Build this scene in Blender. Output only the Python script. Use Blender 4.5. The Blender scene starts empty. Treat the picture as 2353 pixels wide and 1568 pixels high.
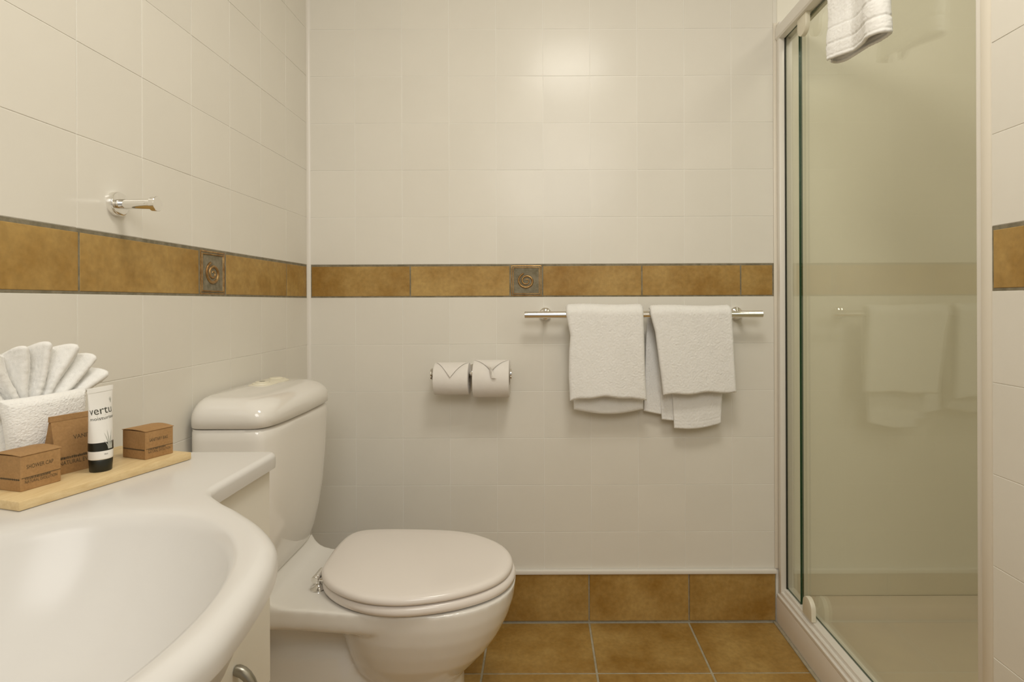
import bpy, bmesh, math, random
import numpy as np
from mathutils import Vector, Matrix, noise

random.seed(7)
rng = np.random.default_rng(7)
SC = bpy.context.scene
COL = SC.collection
R = math.radians

# ------------------------------------------------------------------ camera, world, lights, exposure
cam_d = bpy.data.cameras.new('camera')
cam = bpy.data.objects.new('camera', cam_d)
COL.objects.link(cam)
CAM_Z = 1.0237
cam_d.sensor_width = 36.0
cam_d.lens = 36.0 * 1307.0 / 2353.0
cam_d.shift_x = -65.5 / 2353.0
cam_d.shift_y = -90.0 / 2353.0
cam_d.clip_start = 0.02
cam_d.dof.use_dof = True
cam_d.dof.focus_distance = 1.65
cam_d.dof.aperture_fstop = 20.0
cam.matrix_world = Matrix.Translation((0, 0, CAM_Z)) @ Matrix.Rotation(R(90), 4, 'X') @ Matrix.Rotation(R(-0.2), 4, 'Z')
SC.camera = cam

wd = bpy.data.worlds.new('world'); SC.world = wd
wd.use_nodes = True
wd.node_tree.nodes['Background'].inputs[0].default_value = (1.0, 0.97, 0.92, 1)
wd.node_tree.nodes['Background'].inputs[1].default_value = 0.3


def area(name, loc, target, size, power, color, size_y=None, shape='DISK'):
    l = bpy.data.lights.new(name, 'AREA')
    l.shape = shape; l.size = size
    if size_y: l.size_y = size_y
    l.energy = power; l.color = color
    o = bpy.data.objects.new(name, l); COL.objects.link(o)
    o.location = loc
    o.rotation_euler = (Vector(target) - Vector(loc)).to_track_quat('-Z', 'Y').to_euler()
    return o


area('ceiling_lamp', (0.14, 0.62, 2.25), (0.20, 0.90, 0.0), 0.42, 8.4, (1.0, 0.955, 0.86))
area('vanity_lamp', (-0.655, 0.42, 2.02), (0.2, 0.75, 0.9), 0.20, 0.04, (1.0, 0.86, 0.62))
area('rear_ceiling_lamp', (0.12, -0.72, 1.98), (0.12, 1.9, 0.3), 0.95, 12.0, (1.0, 0.985, 0.95))
area('shower_fill', (1.20, 1.36, 2.28), (1.20, 1.36, 0.0), 0.24, 1.4, (1.0, 0.95, 0.84))  # added fill to brighten the shower recess, not a known fitting

SC.view_settings.view_transform = 'Standard'
SC.view_settings.look = 'None'
SC.view_settings.gamma = 1.0
SC.view_settings.use_curve_mapping = False
SC.view_settings.exposure = 0.04

# ------------------------------------------------------------------ helpers
ORG = {}


def tag(o, label=None, cat=None, group=None, kind=None):
    if label: o['label'] = label
    if cat: o['category'] = cat
    if group: o['group'] = group
    if kind: o['kind'] = kind
    return o


def thing(name, label, cat, loc, group=None):
    o = bpy.data.objects.new(name, None)
    o.empty_display_size = 0.05
    COL.objects.link(o)
    o.location = loc
    ORG[o.name] = Vector(loc)
    return tag(o, label, cat, group)


def link(name, me, mats, parent=None, smooth=None):
    """link mesh data given in world coordinates as one object"""
    if not isinstance(mats, (list, tuple)): mats = [mats]
    for m in mats: me.materials.append(m)
    o = bpy.data.objects.new(name, me)
    COL.objects.link(o)
    me.name = name
    if smooth is not None:
        n = len(me.polygons)
        me.polygons.foreach_set('use_smooth', [True] * n)
        if smooth < 180:
            me.set_sharp_from_angle(angle=R(smooth))
    if parent is not None:
        org = ORG.get(parent.name, Vector((0, 0, 0)))
        me.transform(Matrix.Translation(-org))
        o.parent = parent
        ORG[o.name] = org
    else:
        ORG[o.name] = Vector((0, 0, 0))
    me.update()
    return o


def part(name, bm, mats, parent=None, smooth=None):
    bmesh.ops.recalc_face_normals(bm, faces=bm.faces)
    me = bpy.data.meshes.new(name)
    bm.to_mesh(me); bm.free()
    return link(name, me, mats, parent, smooth)


def top(name, bm, mats, label, cat, group=None, smooth=None, base=None):
    """a thing that is one mesh; its origin goes to its base"""
    o = part(name, bm, mats, None, smooth)
    return rebase(tag(o, label, cat, group), base)


def rebase(o, base=None):
    me = o.data
    if base is None:
        co = np.empty(len(me.vertices) * 3); me.vertices.foreach_get('co', co); co = co.reshape(-1, 3)
        base = ((co[:, 0].min() + co[:, 0].max()) / 2, (co[:, 1].min() + co[:, 1].max()) / 2, co[:, 2].min())
    me.transform(Matrix.Translation(-Vector(base)))
    o.location = base
    ORG[o.name] = Vector(base)
    return o


def struct(name, bm, mats, smooth=None):
    return tag(part(name, bm, mats, None, smooth), kind='structure')


def box(bm, lo, hi, bev=0.0, seg=2, M=None, mat=0):
    r = bmesh.ops.create_cube(bm, size=1.0)
    vs = r['verts']
    lo = Vector(lo); hi = Vector(hi)
    c = (lo + hi) / 2; s = hi - lo
    for v in vs:
        v.co = Vector((v.co.x * s.x + c.x, v.co.y * s.y + c.y, v.co.z * s.z + c.z))
    geo = vs
    if bev > 0:
        es = list({e for v in vs for e in v.link_edges})
        r2 = bmesh.ops.bevel(bm, geom=es, offset=bev, segments=seg, profile=0.5, affect='EDGES')
        geo = list({v for f in r2['faces'] for v in f.verts} | {v for v in vs if v.is_valid})
    if M is not None:
        for v in geo: v.co = M @ v.co
    if mat:
        for f in {f for v in geo for f in v.link_faces}: f.material_index = mat
    return geo


def loft(bm, rings, cap0=True, cap1=True, closed=True):
    V = [[bm.verts.new(p) for p in ring] for ring in rings]
    n = len(V[0])
    for a, b in zip(V, V[1:]):
        for i in range(n if closed else n - 1):
            j = (i + 1) % n
            bm.faces.new((a[i], a[j], b[j], b[i]))
    if cap0: bm.faces.new(list(reversed(V[0])))
    if cap1: bm.faces.new(V[-1])
    return V


def tube(bm, pts, rad, n=16, cap=True):
    """round bar along a polyline; rad is a number or one per point"""
    pts = [Vector(p) for p in pts]
    if not isinstance(rad, (list, tuple)): rad = [rad] * len(pts)
    rings = []
    ref = None
    for i, p in enumerate(pts):
        if i == 0: d = pts[1] - p
        elif i == len(pts) - 1: d = p - pts[i - 1]
        else: d = (pts[i + 1] - p).normalized() + (p - pts[i - 1]).normalized()
        d.normalize()
        if ref is None:
            ref = d.orthogonal().normalized()
        ref = (ref - d * ref.dot(d)).normalized()
        b = d.cross(ref)
        rings.append([p + (ref * math.cos(t) + b * math.sin(t)) * rad[i]
                      for t in [2 * math.pi * k / n for k in range(n)]])
    loft(bm, rings, cap, cap)


def lathe(bm, c, axis, prof, n=32):
    """prof: list of (distance along axis, radius); ends closed"""
    c = Vector(c); axis = Vector(axis).normalized()
    a = axis.orthogonal().normalized(); b = axis.cross(a)
    rings = [[c + axis * h + (a * math.cos(t) + b * math.sin(t)) * max(r, 1e-5)
              for t in [2 * math.pi * k / n for k in range(n)]] for h, r in prof]
    loft(bm, rings)


def catmull(pts, n, closed=True):
    P = [np.array(p, float) for p in pts]
    m = len(P)
    seg = m if closed else m - 1
    dense = []
    for i in range(seg):
        p0 = P[(i - 1) % m] if closed else P[max(i - 1, 0)]
        p1 = P[i]; p2 = P[(i + 1) % m]
        p3 = P[(i + 2) % m] if closed else P[min(i + 2, m - 1)]
        for t in np.linspace(0, 1, 24, endpoint=False):
            dense.append(0.5 * ((2 * p1) + (-p0 + p2) * t + (2 * p0 - 5 * p1 + 4 * p2 - p3) * t * t + (-p0 + 3 * p1 - 3 * p2 + p3) * t ** 3))
    dense = np.array(dense + ([dense[0]] if closed else [P[-1]]))
    L = np.concatenate([[0], np.cumsum(np.linalg.norm(np.diff(dense, axis=0), axis=1))])
    s = np.linspace(0, L[-1], n, endpoint=not closed)
    return np.stack([np.interp(s, L, dense[:, k]) for k in range(dense.shape[1])], 1)


def smooth_loop(a, it):
    for _ in range(it):
        a = 0.25 * np.roll(a, 1, 0) + 0.5 * a + 0.25 * np.roll(a, -1, 0)
    return a


def offset_loop(a, d):
    """positive d = outwards for a loop of 2D points"""
    t = np.roll(a, -1, 0) - np.roll(a, 1, 0)
    nrm = np.stack([t[:, 1], -t[:, 0]], 1)
    nrm /= np.linalg.norm(nrm, axis=1)[:, None]
    area2 = np.sum(a[:, 0] * np.roll(a[:, 1], -1) - np.roll(a[:, 0], -1) * a[:, 1])
    return a + nrm * d * (1 if area2 > 0 else -1)


def mesh_np(name, V, F):
    me = bpy.data.meshes.new(name)
    me.from_pydata([tuple(v) for v in V], [], [tuple(int(i) for i in f) for f in F])
    return me


def sheet(pts, thick, fuzz=0.0007, thick_map=None, groove=None):
    """fluffy cloth slab around the mid surface pts (nv, nu, 3): verts, faces"""
    nv, nu, _ = pts.shape
    du = np.gradient(pts, axis=1); dv = np.gradient(pts, axis=0)
    nr = np.cross(du, dv); nr /= np.linalg.norm(nr, axis=2)[..., None] + 1e-12
    su = np.linalg.norm(du, axis=2).mean(); sv = np.linalg.norm(dv, axis=2).mean()
    iu = np.minimum(np.arange(nu), nu - 1 - np.arange(nu)) * su
    iv = np.minimum(np.arange(nv), nv - 1 - np.arange(nv)) * sv
    d = np.minimum(iu[None, :], iv[:, None])
    T = thick if thick_map is None else thick * thick_map
    h = T / 2 * np.sqrt(np.clip(1 - (1 - np.clip(d / (thick / 2), 0, 1)) ** 2, 0.02, 1))
    if groove is not None: h = h - groove
    f1 = rng.normal(0, fuzz, (nv, nu)); f2 = rng.normal(0, fuzz, (nv, nu))
    A = pts + nr * (h + f1)[..., None]
    B = pts - nr * (h + f2)[..., None]
    V = np.concatenate([A.reshape(-1, 3), B.reshape(-1, 3)])
    idx = np.arange(nv * nu).reshape(nv, nu); o = nv * nu
    F = []
    q = np.stack([idx[:-1, :-1], idx[:-1, 1:], idx[1:, 1:], idx[1:, :-1]], -1).reshape(-1, 4)
    F.append(q); F.append(q[:, ::-1] + o)
    loop = np.concatenate([idx[0, :], idx[1:, -1], idx[-1, -2::-1], idx[-2:0:-1, 0]])
    nx = np.roll(loop, -1)
    F.append(np.stack([loop + o, nx + o, nx, loop], -1))
    return V, np.concatenate(F)


def join_np(parts):
    Vs, Fs, o = [], [], 0
    for V, F in parts:
        Vs.append(V); Fs.append(F + o); o += len(V)
    return np.concatenate(Vs), np.concatenate(Fs)


def text_np(body, width, height, shear=0.0):
    """flat lettering scaled to a width and a cap height, lower left corner at 0,0"""
    cu = bpy.data.curves.new('t', 'FONT'); cu.body = body; cu.resolution_u = 3
    ob = bpy.data.objects.new('t', cu); COL.objects.link(ob)
    dg = bpy.context.evaluated_depsgraph_get()
    me = bpy.data.meshes.new_from_object(ob.evaluated_get(dg))
    co = np.empty(len(me.vertices) * 3); me.vertices.foreach_get('co', co); co = co.reshape(-1, 3)[:, :2].copy()
    F = [list(p.vertices) for p in me.polygons]
    bpy.data.objects.remove(ob); bpy.data.curves.remove(cu); bpy.data.meshes.remove(me)
    lo = co.min(0); hi = co.max(0)
    co = (co - lo) / (hi - lo) * np.array([width, height])
    return co, F


def flat_marks(name, items, mapping, mat, parent):
    """items: list of (co2d, faces); mapping takes (x, y) to a point in the world"""
    V, F = [], []
    for co, fs in items:
        o = len(V)
        V += [mapping(float(x), float(y)) for x, y in co]
        F += [[i + o for i in f] for f in fs]
    me = bpy.data.meshes.new(name)
    me.from_pydata([tuple(v) for v in V], [], F)
    return link(name, me, mat, parent)


def rect2(x0, y0, x1, y1):
    return np.array([[x0, y0], [x1, y0], [x1, y1], [x0, y1]], float), [[0, 1, 2, 3]]


# ------------------------------------------------------------------ materials
def mat(name, col, rough=0.5, metal=0.0, spec=0.5, coat=0.0, sheen=0.0, sss=0.0):
    m = bpy.data.materials.new(name); m.use_nodes = True
    b = m.node_tree.nodes['Principled BSDF']
    b.inputs['Base Color'].default_value = (*col, 1)
    b.inputs['Roughness'].default_value = rough
    b.inputs['Metallic'].default_value = metal
    b.inputs['Specular IOR Level'].default_value = spec
    b.inputs['Coat Weight'].default_value = coat
    b.inputs['Coat Roughness'].default_value = 0.05
    if sheen:
        b.inputs['Sheen Weight'].default_value = sheen
        b.inputs['Sheen Roughness'].default_value = 0.6
    if sss:
        b.inputs['Subsurface Weight'].default_value = sss
        b.inputs['Subsurface Radius'].default_value = (0.01, 0.008, 0.006)
    return m


def N(m, t, **kw):
    n = m.node_tree.nodes.new(t)
    for k, v in kw.items():
        if k in n.inputs: n.inputs[k].default_value = v
        else: setattr(n, k, v)
    return n


def L(m, a, b): m.node_tree.links.new(a, b)


def varied(m, c1, c2, scale, stretch=(1, 1, 1), detail=6.0, lo=0.35, hi=0.65, fine=0.0, rand=0.0, bump=0.0, bump_scale=400.0, bdist=0.001):
    """mottled colour from object-space noise, shifted per object, plus fine relief"""
    b = m.node_tree.nodes['Principled BSDF']
    tc = N(m, 'ShaderNodeTexCoord'); oi = N(m, 'ShaderNodeObjectInfo')
    add = N(m, 'ShaderNodeVectorMath', operation='MULTIPLY_ADD')
    L(m, oi.outputs['Random'], add.inputs[0]); add.inputs[1].default_value = (37, 53, 71)
    L(m, tc.outputs['Object'], add.inputs[2])
    mp = N(m, 'ShaderNodeMapping'); mp.inputs['Scale'].default_value = stretch
    L(m, add.outputs[0], mp.inputs['Vector'])
    nz = N(m, 'ShaderNodeTexNoise', Scale=scale, Detail=detail, Roughness=0.62)
    L(m, mp.outputs[0], nz.inputs['Vector'])
    rp = N(m, 'ShaderNodeMapRange'); rp.inputs[1].default_value = lo; rp.inputs[2].default_value = hi
    L(m, nz.outputs['Fac'], rp.inputs[0])
    mx = N(m, 'ShaderNodeMix', data_type='RGBA'); mx.inputs[6].default_value = (*c1, 1); mx.inputs[7].default_value = (*c2, 1)
    L(m, rp.outputs[0], mx.inputs[0])
    out = mx.outputs[2]
    if fine:
        n2 = N(m, 'ShaderNodeTexNoise', Scale=scale * 14, Detail=3.0)
        L(m, mp.outputs[0], n2.inputs['Vector'])
        r2 = N(m, 'ShaderNodeMapRange'); r2.inputs[1].default_value = 0.3; r2.inputs[2].default_value = 0.7
        r2.inputs[3].default_value = 1 - fine; r2.inputs[4].default_value = 1 + fine
        L(m, n2.outputs['Fac'], r2.inputs[0])
        v = N(m, 'ShaderNodeVectorMath', operation='SCALE'); L(m, out, v.inputs[0]); L(m, r2.outputs[0], v.inputs['Scale'])
        out = v.outputs[0]
    if rand:
        r3 = N(m, 'ShaderNodeMapRange'); r3.inputs[3].default_value = 1 - rand; r3.inputs[4].default_value = 1 + rand
        L(m, oi.outputs['Random'], r3.inputs[0])
        v = N(m, 'ShaderNodeVectorMath', operation='SCALE'); L(m, out, v.inputs[0]); L(m, r3.outputs[0], v.inputs['Scale'])
        out = v.outputs[0]
    L(m, out, b.inputs['Base Color'])
    if bump:
        n3 = N(m, 'ShaderNodeTexNoise', Scale=bump_scale, Detail=3.0)
        L(m, mp.outputs[0], n3.inputs['Vector'])
        bp = N(m, 'ShaderNodeBump', Strength=bump, Distance=bdist)
        L(m, n3.outputs['Fac'], bp.inputs['Height']); L(m, bp.outputs[0], b.inputs['Normal'])
    return m


WHITE_TILE = varied(mat('cream_tile', (0.8, 0.77, 0.7), 0.24, spec=0.27), (0.79, 0.755, 0.675), (0.815, 0.78, 0.70), 3.0, rand=0.008, bump=0.10, bump_scale=14.0, bdist=0.004)
JOINT = mat('tile_joint', (0.91, 0.885, 0.82), 0.35)
WALL_PAINT = mat('wall_paint', (0.80, 0.77, 0.69), 0.6)
BROWN = varied(mat('brown_tile', (0.4, 0.25, 0.1), 0.48, spec=0.35), (0.315, 0.168, 0.032), (0.49, 0.318, 0.105), 6.0, fine=0.10, rand=0.05, bump=0.25, bump_scale=160.0, bdist=0.0006)
GROUT = varied(mat('grey_grout', (0.25, 0.23, 0.17), 0.9), (0.17, 0.145, 0.09), (0.28, 0.245, 0.17), 60.0)
GROUT_FLOOR = varied(mat('floor_grout', (0.3, 0.28, 0.22), 0.9), (0.37, 0.325, 0.225), (0.48, 0.43, 0.32), 60.0)
WHITE_TRIM = mat('white_trim', (0.84, 0.80, 0.73), 0.3)
SILICONE = mat('silicone', (0.80, 0.74, 0.63), 0.35)
CERAMIC = mat('ceramic', (0.85, 0.82, 0.765), 0.10, coat=0.5)
CERAMIC_BASIN = mat('basin_ceramic', (0.685, 0.665, 0.635), 0.22, spec=0.32)
SEAT_PLASTIC = mat('seat_plastic', (0.86, 0.80, 0.745), 0.20)
CREAM_PLASTIC = mat('cream_plastic', (0.82, 0.77, 0.62), 0.35)
CABINET = mat('cabinet_white', (0.80, 0.77, 0.69), 0.35)
CHROME = mat('chrome', (0.88, 0.87, 0.85), 0.07, metal=1.0)
STEEL = mat('brushed_steel', (0.36, 0.34, 0.29), 0.34, metal=1.0)
DARK = mat('dark_gap', (0.03, 0.028, 0.02), 0.6)
ACRYLIC = mat('shower_lining', (0.91, 0.875, 0.765), 0.35)
TRAY_ACRYLIC = mat('tray_acrylic', (0.80, 0.725, 0.625), 0.3)
KRAFT = varied(mat('kraft_card', (0.4, 0.24, 0.1), 0.75, spec=0.2), (0.36, 0.205, 0.085), (0.42, 0.25, 0.11), 25.0, fine=0.08)
KRAFT_DARK = mat('kraft_shadow', (0.30, 0.17, 0.07), 0.8)
INK = mat('brown_ink', (0.085, 0.06, 0.03), 0.8)
BAMBOO = varied(mat('bamboo', (0.70, 0.52, 0.28), 0.45), (0.66, 0.48, 0.24), (0.76, 0.59, 0.33), 16.0, stretch=(12, 1, 12), fine=0.03)
TUBE_WHITE = mat('tube_white', (0.86, 0.84, 0.80), 0.30)
TUBE_BLACK = mat('tube_black', (0.012, 0.013, 0.008), 0.35)
TUBE_INK = mat('tube_ink', (0.05, 0.05, 0.035), 0.5)
TUBE_GREY = mat('tube_grey', (0.45, 0.45, 0.40), 0.5)
PAPER = varied(mat('tissue', (0.84, 0.80, 0.75), 0.9, spec=0.1, sheen=0.2), (0.83, 0.79, 0.735), (0.86, 0.82, 0.77), 30.0, bump=0.25, bump_scale=500.0, bdist=0.0008)
CARD = mat('roll_core', (0.45, 0.38, 0.28), 0.9)
TERRY = varied(mat('terry_towel', (0.88, 0.86, 0.80), 0.95, spec=0.08, sheen=0.35), (0.89, 0.875, 0.835), (0.92, 0.905, 0.87), 40.0, bump=0.35, bump_scale=900.0, bdist=0.0012)


def bronze_mat():
    m = mat('bronze_relief', (0.3, 0.17, 0.06), 0.36, metal=0.75)
    varied(m, (0.26, 0.135, 0.045), (0.50, 0.33, 0.14), 60.0, fine=0.12, bump=0.5, bump_scale=500.0, bdist=0.0008)
    return m


BRONZE = bronze_mat()
PEWTER = varied(mat('pewter_relief', (0.4, 0.34, 0.24), 0.45, metal=0.12), (0.33, 0.185, 0.065), (0.62, 0.46, 0.27), 170.0, fine=0.2, bump=1.0, bump_scale=420.0, bdist=0.002)


def glass_mat():
    m = bpy.data.materials.new('green_glass'); m.use_nodes = True
    nt = m.node_tree; nt.nodes.clear()
    out = nt.nodes.new('ShaderNodeOutputMaterial')
    tr = nt.nodes.new('ShaderNodeBsdfTransparent'); tr.inputs[0].default_value = (0.985, 0.985, 0.945, 1)
    gl = nt.nodes.new('ShaderNodeBsdfGlossy'); gl.inputs['Color'].default_value = (0.95, 1.0, 0.94, 1); gl.inputs['Roughness'].default_value = 0.02
    fr = nt.nodes.new('ShaderNodeFresnel')
    # both faces of the pane reflect as air-to-glass (the slab does not refract)
    ge = nt.nodes.new('ShaderNodeNewGeometry'); io = nt.nodes.new('ShaderNodeMapRange')
    io.inputs[3].default_value = 1.5; io.inputs[4].default_value = 1 / 1.5
    nt.links.new(ge.outputs['Backfacing'], io.inputs[0]); nt.links.new(io.outputs[0], fr.inputs[0])
    mx = nt.nodes.new('ShaderNodeMixShader')
    nt.links.new(fr.outputs[0], mx.inputs[0]); nt.links.new(tr.outputs[0], mx.inputs[1]); nt.links.new(gl.outputs[0], mx.inputs[2])
    nt.links.new(mx.outputs[0], out.inputs[0])
    return m


GLASS = glass_mat()
GLASS_EDGE = mat('glass_edge', (0.010, 0.045, 0.016), 0.25)

# ------------------------------------------------------------------ room dimensions (metres)
XL, YB = -0.742, 1.815          # finished faces of the left and the back wall
XR, YR = 0.740, 0.935           # face and far end of the right-hand pier
H = 2.30
YF = -1.0
BT, BB = 1.1446, 1.039          # top and bottom of the brown band
TT = 0.0009                     # cream tiles stand this far off the backing
SK = 0.157                      # skirting top

TILES = {}


def tile_mesh(w, h, t, c, m):
    key = (round(w, 4), round(h, 4), t, c, m.name)
    if key in TILES: return TILES[key]
    def rect(dx, y): return [(-w / 2 + dx, y, -h / 2 + dx), (w / 2 - dx, y, -h / 2 + dx), (w / 2 - dx, y, h / 2 - dx), (-w / 2 + dx, y, h / 2 - dx)]
    V = rect(0, t) + rect(0, c) + rect(c * 0.45, c * 0.25) + rect(c * 1.3, 0)
    F = [(0, 1, 2, 3)]
    F = []
    for k in range(3):
        for i in range(4):
            j = (i + 1) % 4
            F.append((4 * k + i, 4 * k + j, 4 * k + 4 + j, 4 * k + 4 + i))
    F.append((12, 13, 14, 15))
    me = bpy.data.meshes.new('tile')
    me.from_pydata([Vector((x, y, z)) for x, y, z in V], [], F)
    me.materials.append(m)
    me.update()
    TILES[key] = me
    return me


def put_tile(name, parent, w, h, t, c, m, loc, rot, tilt=0.0):
    o = bpy.data.objects.new(name, tile_mesh(w, h, t, c, m))
    COL.objects.link(o)
    o.parent = parent
    o.location = loc
    q = rot.copy()
    if tilt:
        q = q @ Matrix.Rotation(random.uniform(-tilt, tilt), 3, 'X') @ Matrix.Rotation(random.uniform(-tilt, tilt), 3, 'Z')
    o.rotation_euler = q.to_euler()
    return o


ROT = {'back': Matrix.Identity(3), 'left': Matrix.Rotation(R(90), 3, 'Z'), 'right': Matrix.Rotation(R(-90), 3, 'Z'), 'floor': Matrix.Rotation(R(-90), 3, 'X')}


def wall_point(side, a, z, d=0.0):
    """a runs along the wall, d out of it into the room"""
    if side == 'back': return Vector((a, YB - d, z))
    if side == 'left': return Vector((XL + d, a, z))
    return Vector((XR - d, a, z))


def white_rows():
    up = []; z = BT
    while z < H - 0.005:
        up.append((z, min(z + 0.15, H))); z += 0.15
    dn = []; z = BB
    lo = 0.171
    while z > lo + 0.005:
        dn.append((max(z - 0.15, lo), z)); z -= 0.15
    return up + dn


def tile_wall(side, parent, joints, a0, a1, band, decor=None):
    """joints: positions of the upright joints of the cream tiles; band: joints of the brown band"""
    gap = 0.0016
    js = [a0] + [j for j in sorted(joints) if a0 + 0.01 < j < a1 - 0.01] + [a1]
    for z0, z1 in white_rows():
        for p, q in zip(js, js[1:]):
            put_tile('tile', parent, q - p - gap, z1 - z0 - gap, TT, 0.0004, WHITE_TILE, wall_point(side, (p + q) / 2, (z0 + z1) / 2), ROT[side], R(0.10))
    g = 0.0038
    for p, q in zip(band, band[1:]):
        if decor and abs(p - decor[0]) < 1e-6:
            continue
        put_tile('brown_tile', parent, q - p - g, BT - BB - 0.011, 0.0012, 0.0010, BROWN, wall_point(side, (p + q) / 2, (BT + BB) / 2 - 0.001, 0.0003), ROT[side], R(0.10))


def band_grout(side, parent, a0, a1):
    bm = bmesh.new()
    p = wall_point(side, a0, BB, -TT); q = wall_point(side, a1, BT, -TT + 0.0004)
    box(bm, [min(p[i], q[i]) for i in range(3)], [max(p[i], q[i]) for i in range(3)])
    part('band_grout', bm, GROUT, parent)


def decor_tile(side, parent, a0, a1):
    """square relief tile: stepped frame around a hammered field with a raised spiral"""
    ac = (a0 + a1) / 2; zc = (BT + BB) / 2
    s = min(a1 - a0, BT - BB) / 2 - 0.003
    prof = [(1.0, -0.0015), (1.0, -0.0006), (0.97, 0.0004), (0.93, 0.0004), (0.91, -0.0016), (0.885, -0.0016), (0.865, 0.0014), (0.825, 0.0014), (0.805, -0.0014), (0.70, -0.0012)]
    bm = bmesh.new()
    rings = []
    for f, d in prof:
        r = []
        for k in range(4):
            for t in np.linspace(-1, 1, 12, endpoint=False):
                u, v = [(t, -1), (1, t), (-t, 1), (-1, -t)][k]
                j = 0.0 if f > 0.99 else random.uniform(-0.004, 0.004)
                r.append(wall_point(side, ac + u * s * (f + j), zc + v * s * (f + j), d))
        rings.append(r)
    loft(bm, rings, False, False)
    o = part('decor_tile', bm, BRONZE, parent, 40)
    o['label'] = 'bronze relief tile with a spiral'
    n = 22
    bm = bmesh.new()
    V = [[bm.verts.new(wall_point(side, ac + u * s * 0.705, zc + v * s * 0.705, -0.0018 + random.uniform(-0.0009, 0.0009) + (0.0005 if max(abs(u), abs(v)) > .9 else 0)))
          for u in np.linspace(-1, 1, n)] for v in np.linspace(-1, 1, n)]
    for i in range(n - 1):
        for j in range(n - 1):
            bm.faces.new((V[i][j], V[i][j + 1], V[i + 1][j + 1], V[i + 1][j]))
    f = part('hammered_field', bm, PEWTER, o, 180)
    f['label'] = 'pewter grey hammered field'
    bm = bmesh.new()
    path = []; rad = []
    th = np.linspace(109, 880, 70)
    for t in th:
        fr = (t - 109) / 771
        r = 0.0262 * (1 - 0.90 * fr ** 1.05)
        path.append(wall_point(side, ac + 0.0005 + r * 1.02 * math.cos(R(t)), zc - 0.001 + r * 0.95 * math.sin(R(t)), -0.0005))
        rad.append(0.0037 * (0.55 + 0.45 * math.sin(math.pi * min(1, max(0, fr * 1.15 + .05)) ** .6)))
    tube(bm, path, rad, 8)
    part('spiral', bm, BRONZE, o, 180)


# ------------------------------------------------------------------ the setting
bm = bmesh.new(); box(bm, (XL - 0.15, YF - 0.1, -0.12), (XR + 1.1, YB + 0.15, -0.0022))
floor = struct('floor', bm, GROUT_FLOOR)
xs = [XL] + [-0.482, -0.165, 0.152, 0.469] + [0.745]
ys = [1.813, 1.567] + [1.567 - 0.317 * k for k in range(1, 9)]
for x0, x1 in zip(xs, xs[1:]):
    for y1, y0 in zip(ys, ys[1:]):
        y0 = max(y0, YF)
        if y1 - y0 < 0.02: continue
        put_tile('floor_tile', floor, x1 - x0 - 0.006, y1 - y0 - 0.006, 0.006, 0.0016, BROWN, ((x0 + x1) / 2, (y0 + y1) / 2, 0.0), ROT['floor'], R(0.08))

bm = bmesh.new(); box(bm, (XL - 0.15, YF - 0.1, H), (XR + 1.1, YB + 0.15, H + 0.1))
struct('ceiling', bm, WALL_PAINT)

bm = bmesh.new(); box(bm, (XL - 0.15, YB + TT, -0.0022), (XR + 1.1, YB + 0.15, H))
wall_back = struct('wall_back', bm, JOINT)
bm = bmesh.new(); box(bm, (XL - 0.15, YF, -0.0022), (XL - TT, YB + TT, H))
wall_left = struct('wall_left', bm, JOINT)
bm = bmesh.new(); box(bm, (XR + TT, YF, -0.0022), (XR + 0.9, YR - 0.002, H))
wall_right = struct('wall_right', bm, JOINT)
# wall behind the camera, with an open doorway
bm = bmesh.new()
box(bm, (XL - 0.15, YF - 0.1, 0), (-0.36, YF, H)); box(bm, (0.46, YF - 0.1, 0), (XR + 0.9, YF, H)); box(bm, (-0.36, YF - 0.1, 2.10), (0.46, YF, H))
struct('wall_front', bm, WALL_PAINT)

XE = 0.745                       # right-hand end of the tiled part of the back wall
tile_wall('back', wall_back, [0.010 - 0.15 * k for k in range(-6, 6)], XL + 0.003, XE,
          [XL + 0.010, -0.4153, -0.0972, 0.0069, 0.3236, 0.639, 0.742], (-0.0972,))
band_grout('back', wall_back, XL + 0.004, XE)
decor_tile('back', wall_back, -0.0972, 0.0069)
tile_wall('left', wall_left, [1.811 - 0.15 * k for k in range(1, 20)], -0.45, YB - 0.003,
          [-0.361, -0.042, 0.277, 0.596, 0.915, 1.237, 1.341, 1.6635, YB - 0.010], (1.237,))
band_grout('left', wall_left, -0.45, YB - 0.004)
decor_tile('left', wall_left, 1.237, 1.341)
tile_wall('right', wall_right, [0.80 - 0.15 * k for k in range(0, 10)], -0.45, YR - 0.003,
          [-0.34, -0.02, 0.297, 0.615, YR - 0.004])
band_grout('right', wall_right, -0.45, YR - 0.003)
# plain plaster for the stretch of side walls beside the doorway, behind the camera
for nm, x0, x1 in (('trim_5', XL - TT, XL), ('trim_6', XR, XR + TT)):
    bm = bmesh.new(); box(bm, (x0, YF, 0), (x1, -0.452, H)); struct(nm, bm, WALL_PAINT)

# skirting of cut floor tiles on the back wall
bm = bmesh.new(); box(bm, (XL, YB - 0.0005, 0.0), (0.748, YB + TT, SK + 0.002))
base = struct('baseboard_back', bm, GROUT_FLOOR)
sx = [XL + 0.006, -0.482, -0.165, 0.1514, 0.4695, 0.7455]
for p, q in zip(sx, sx[1:]):
    put_tile('skirting_tile', base, q - p - 0.004, SK - 0.008, 0.006, 0.0013, BROWN, ((p + q) / 2, YB - 0.006, 0.008 + (SK - 0.008) / 2), ROT['back'], R(0.1))
bm = bmesh.new(); box(bm, (XL, YB - 0.012, SK + 0.0005), (0.7475, YB + 0.004, SK + 0.0135), 0.002)
struct('trim_1', bm, WHITE_TRIM, 40)
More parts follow.
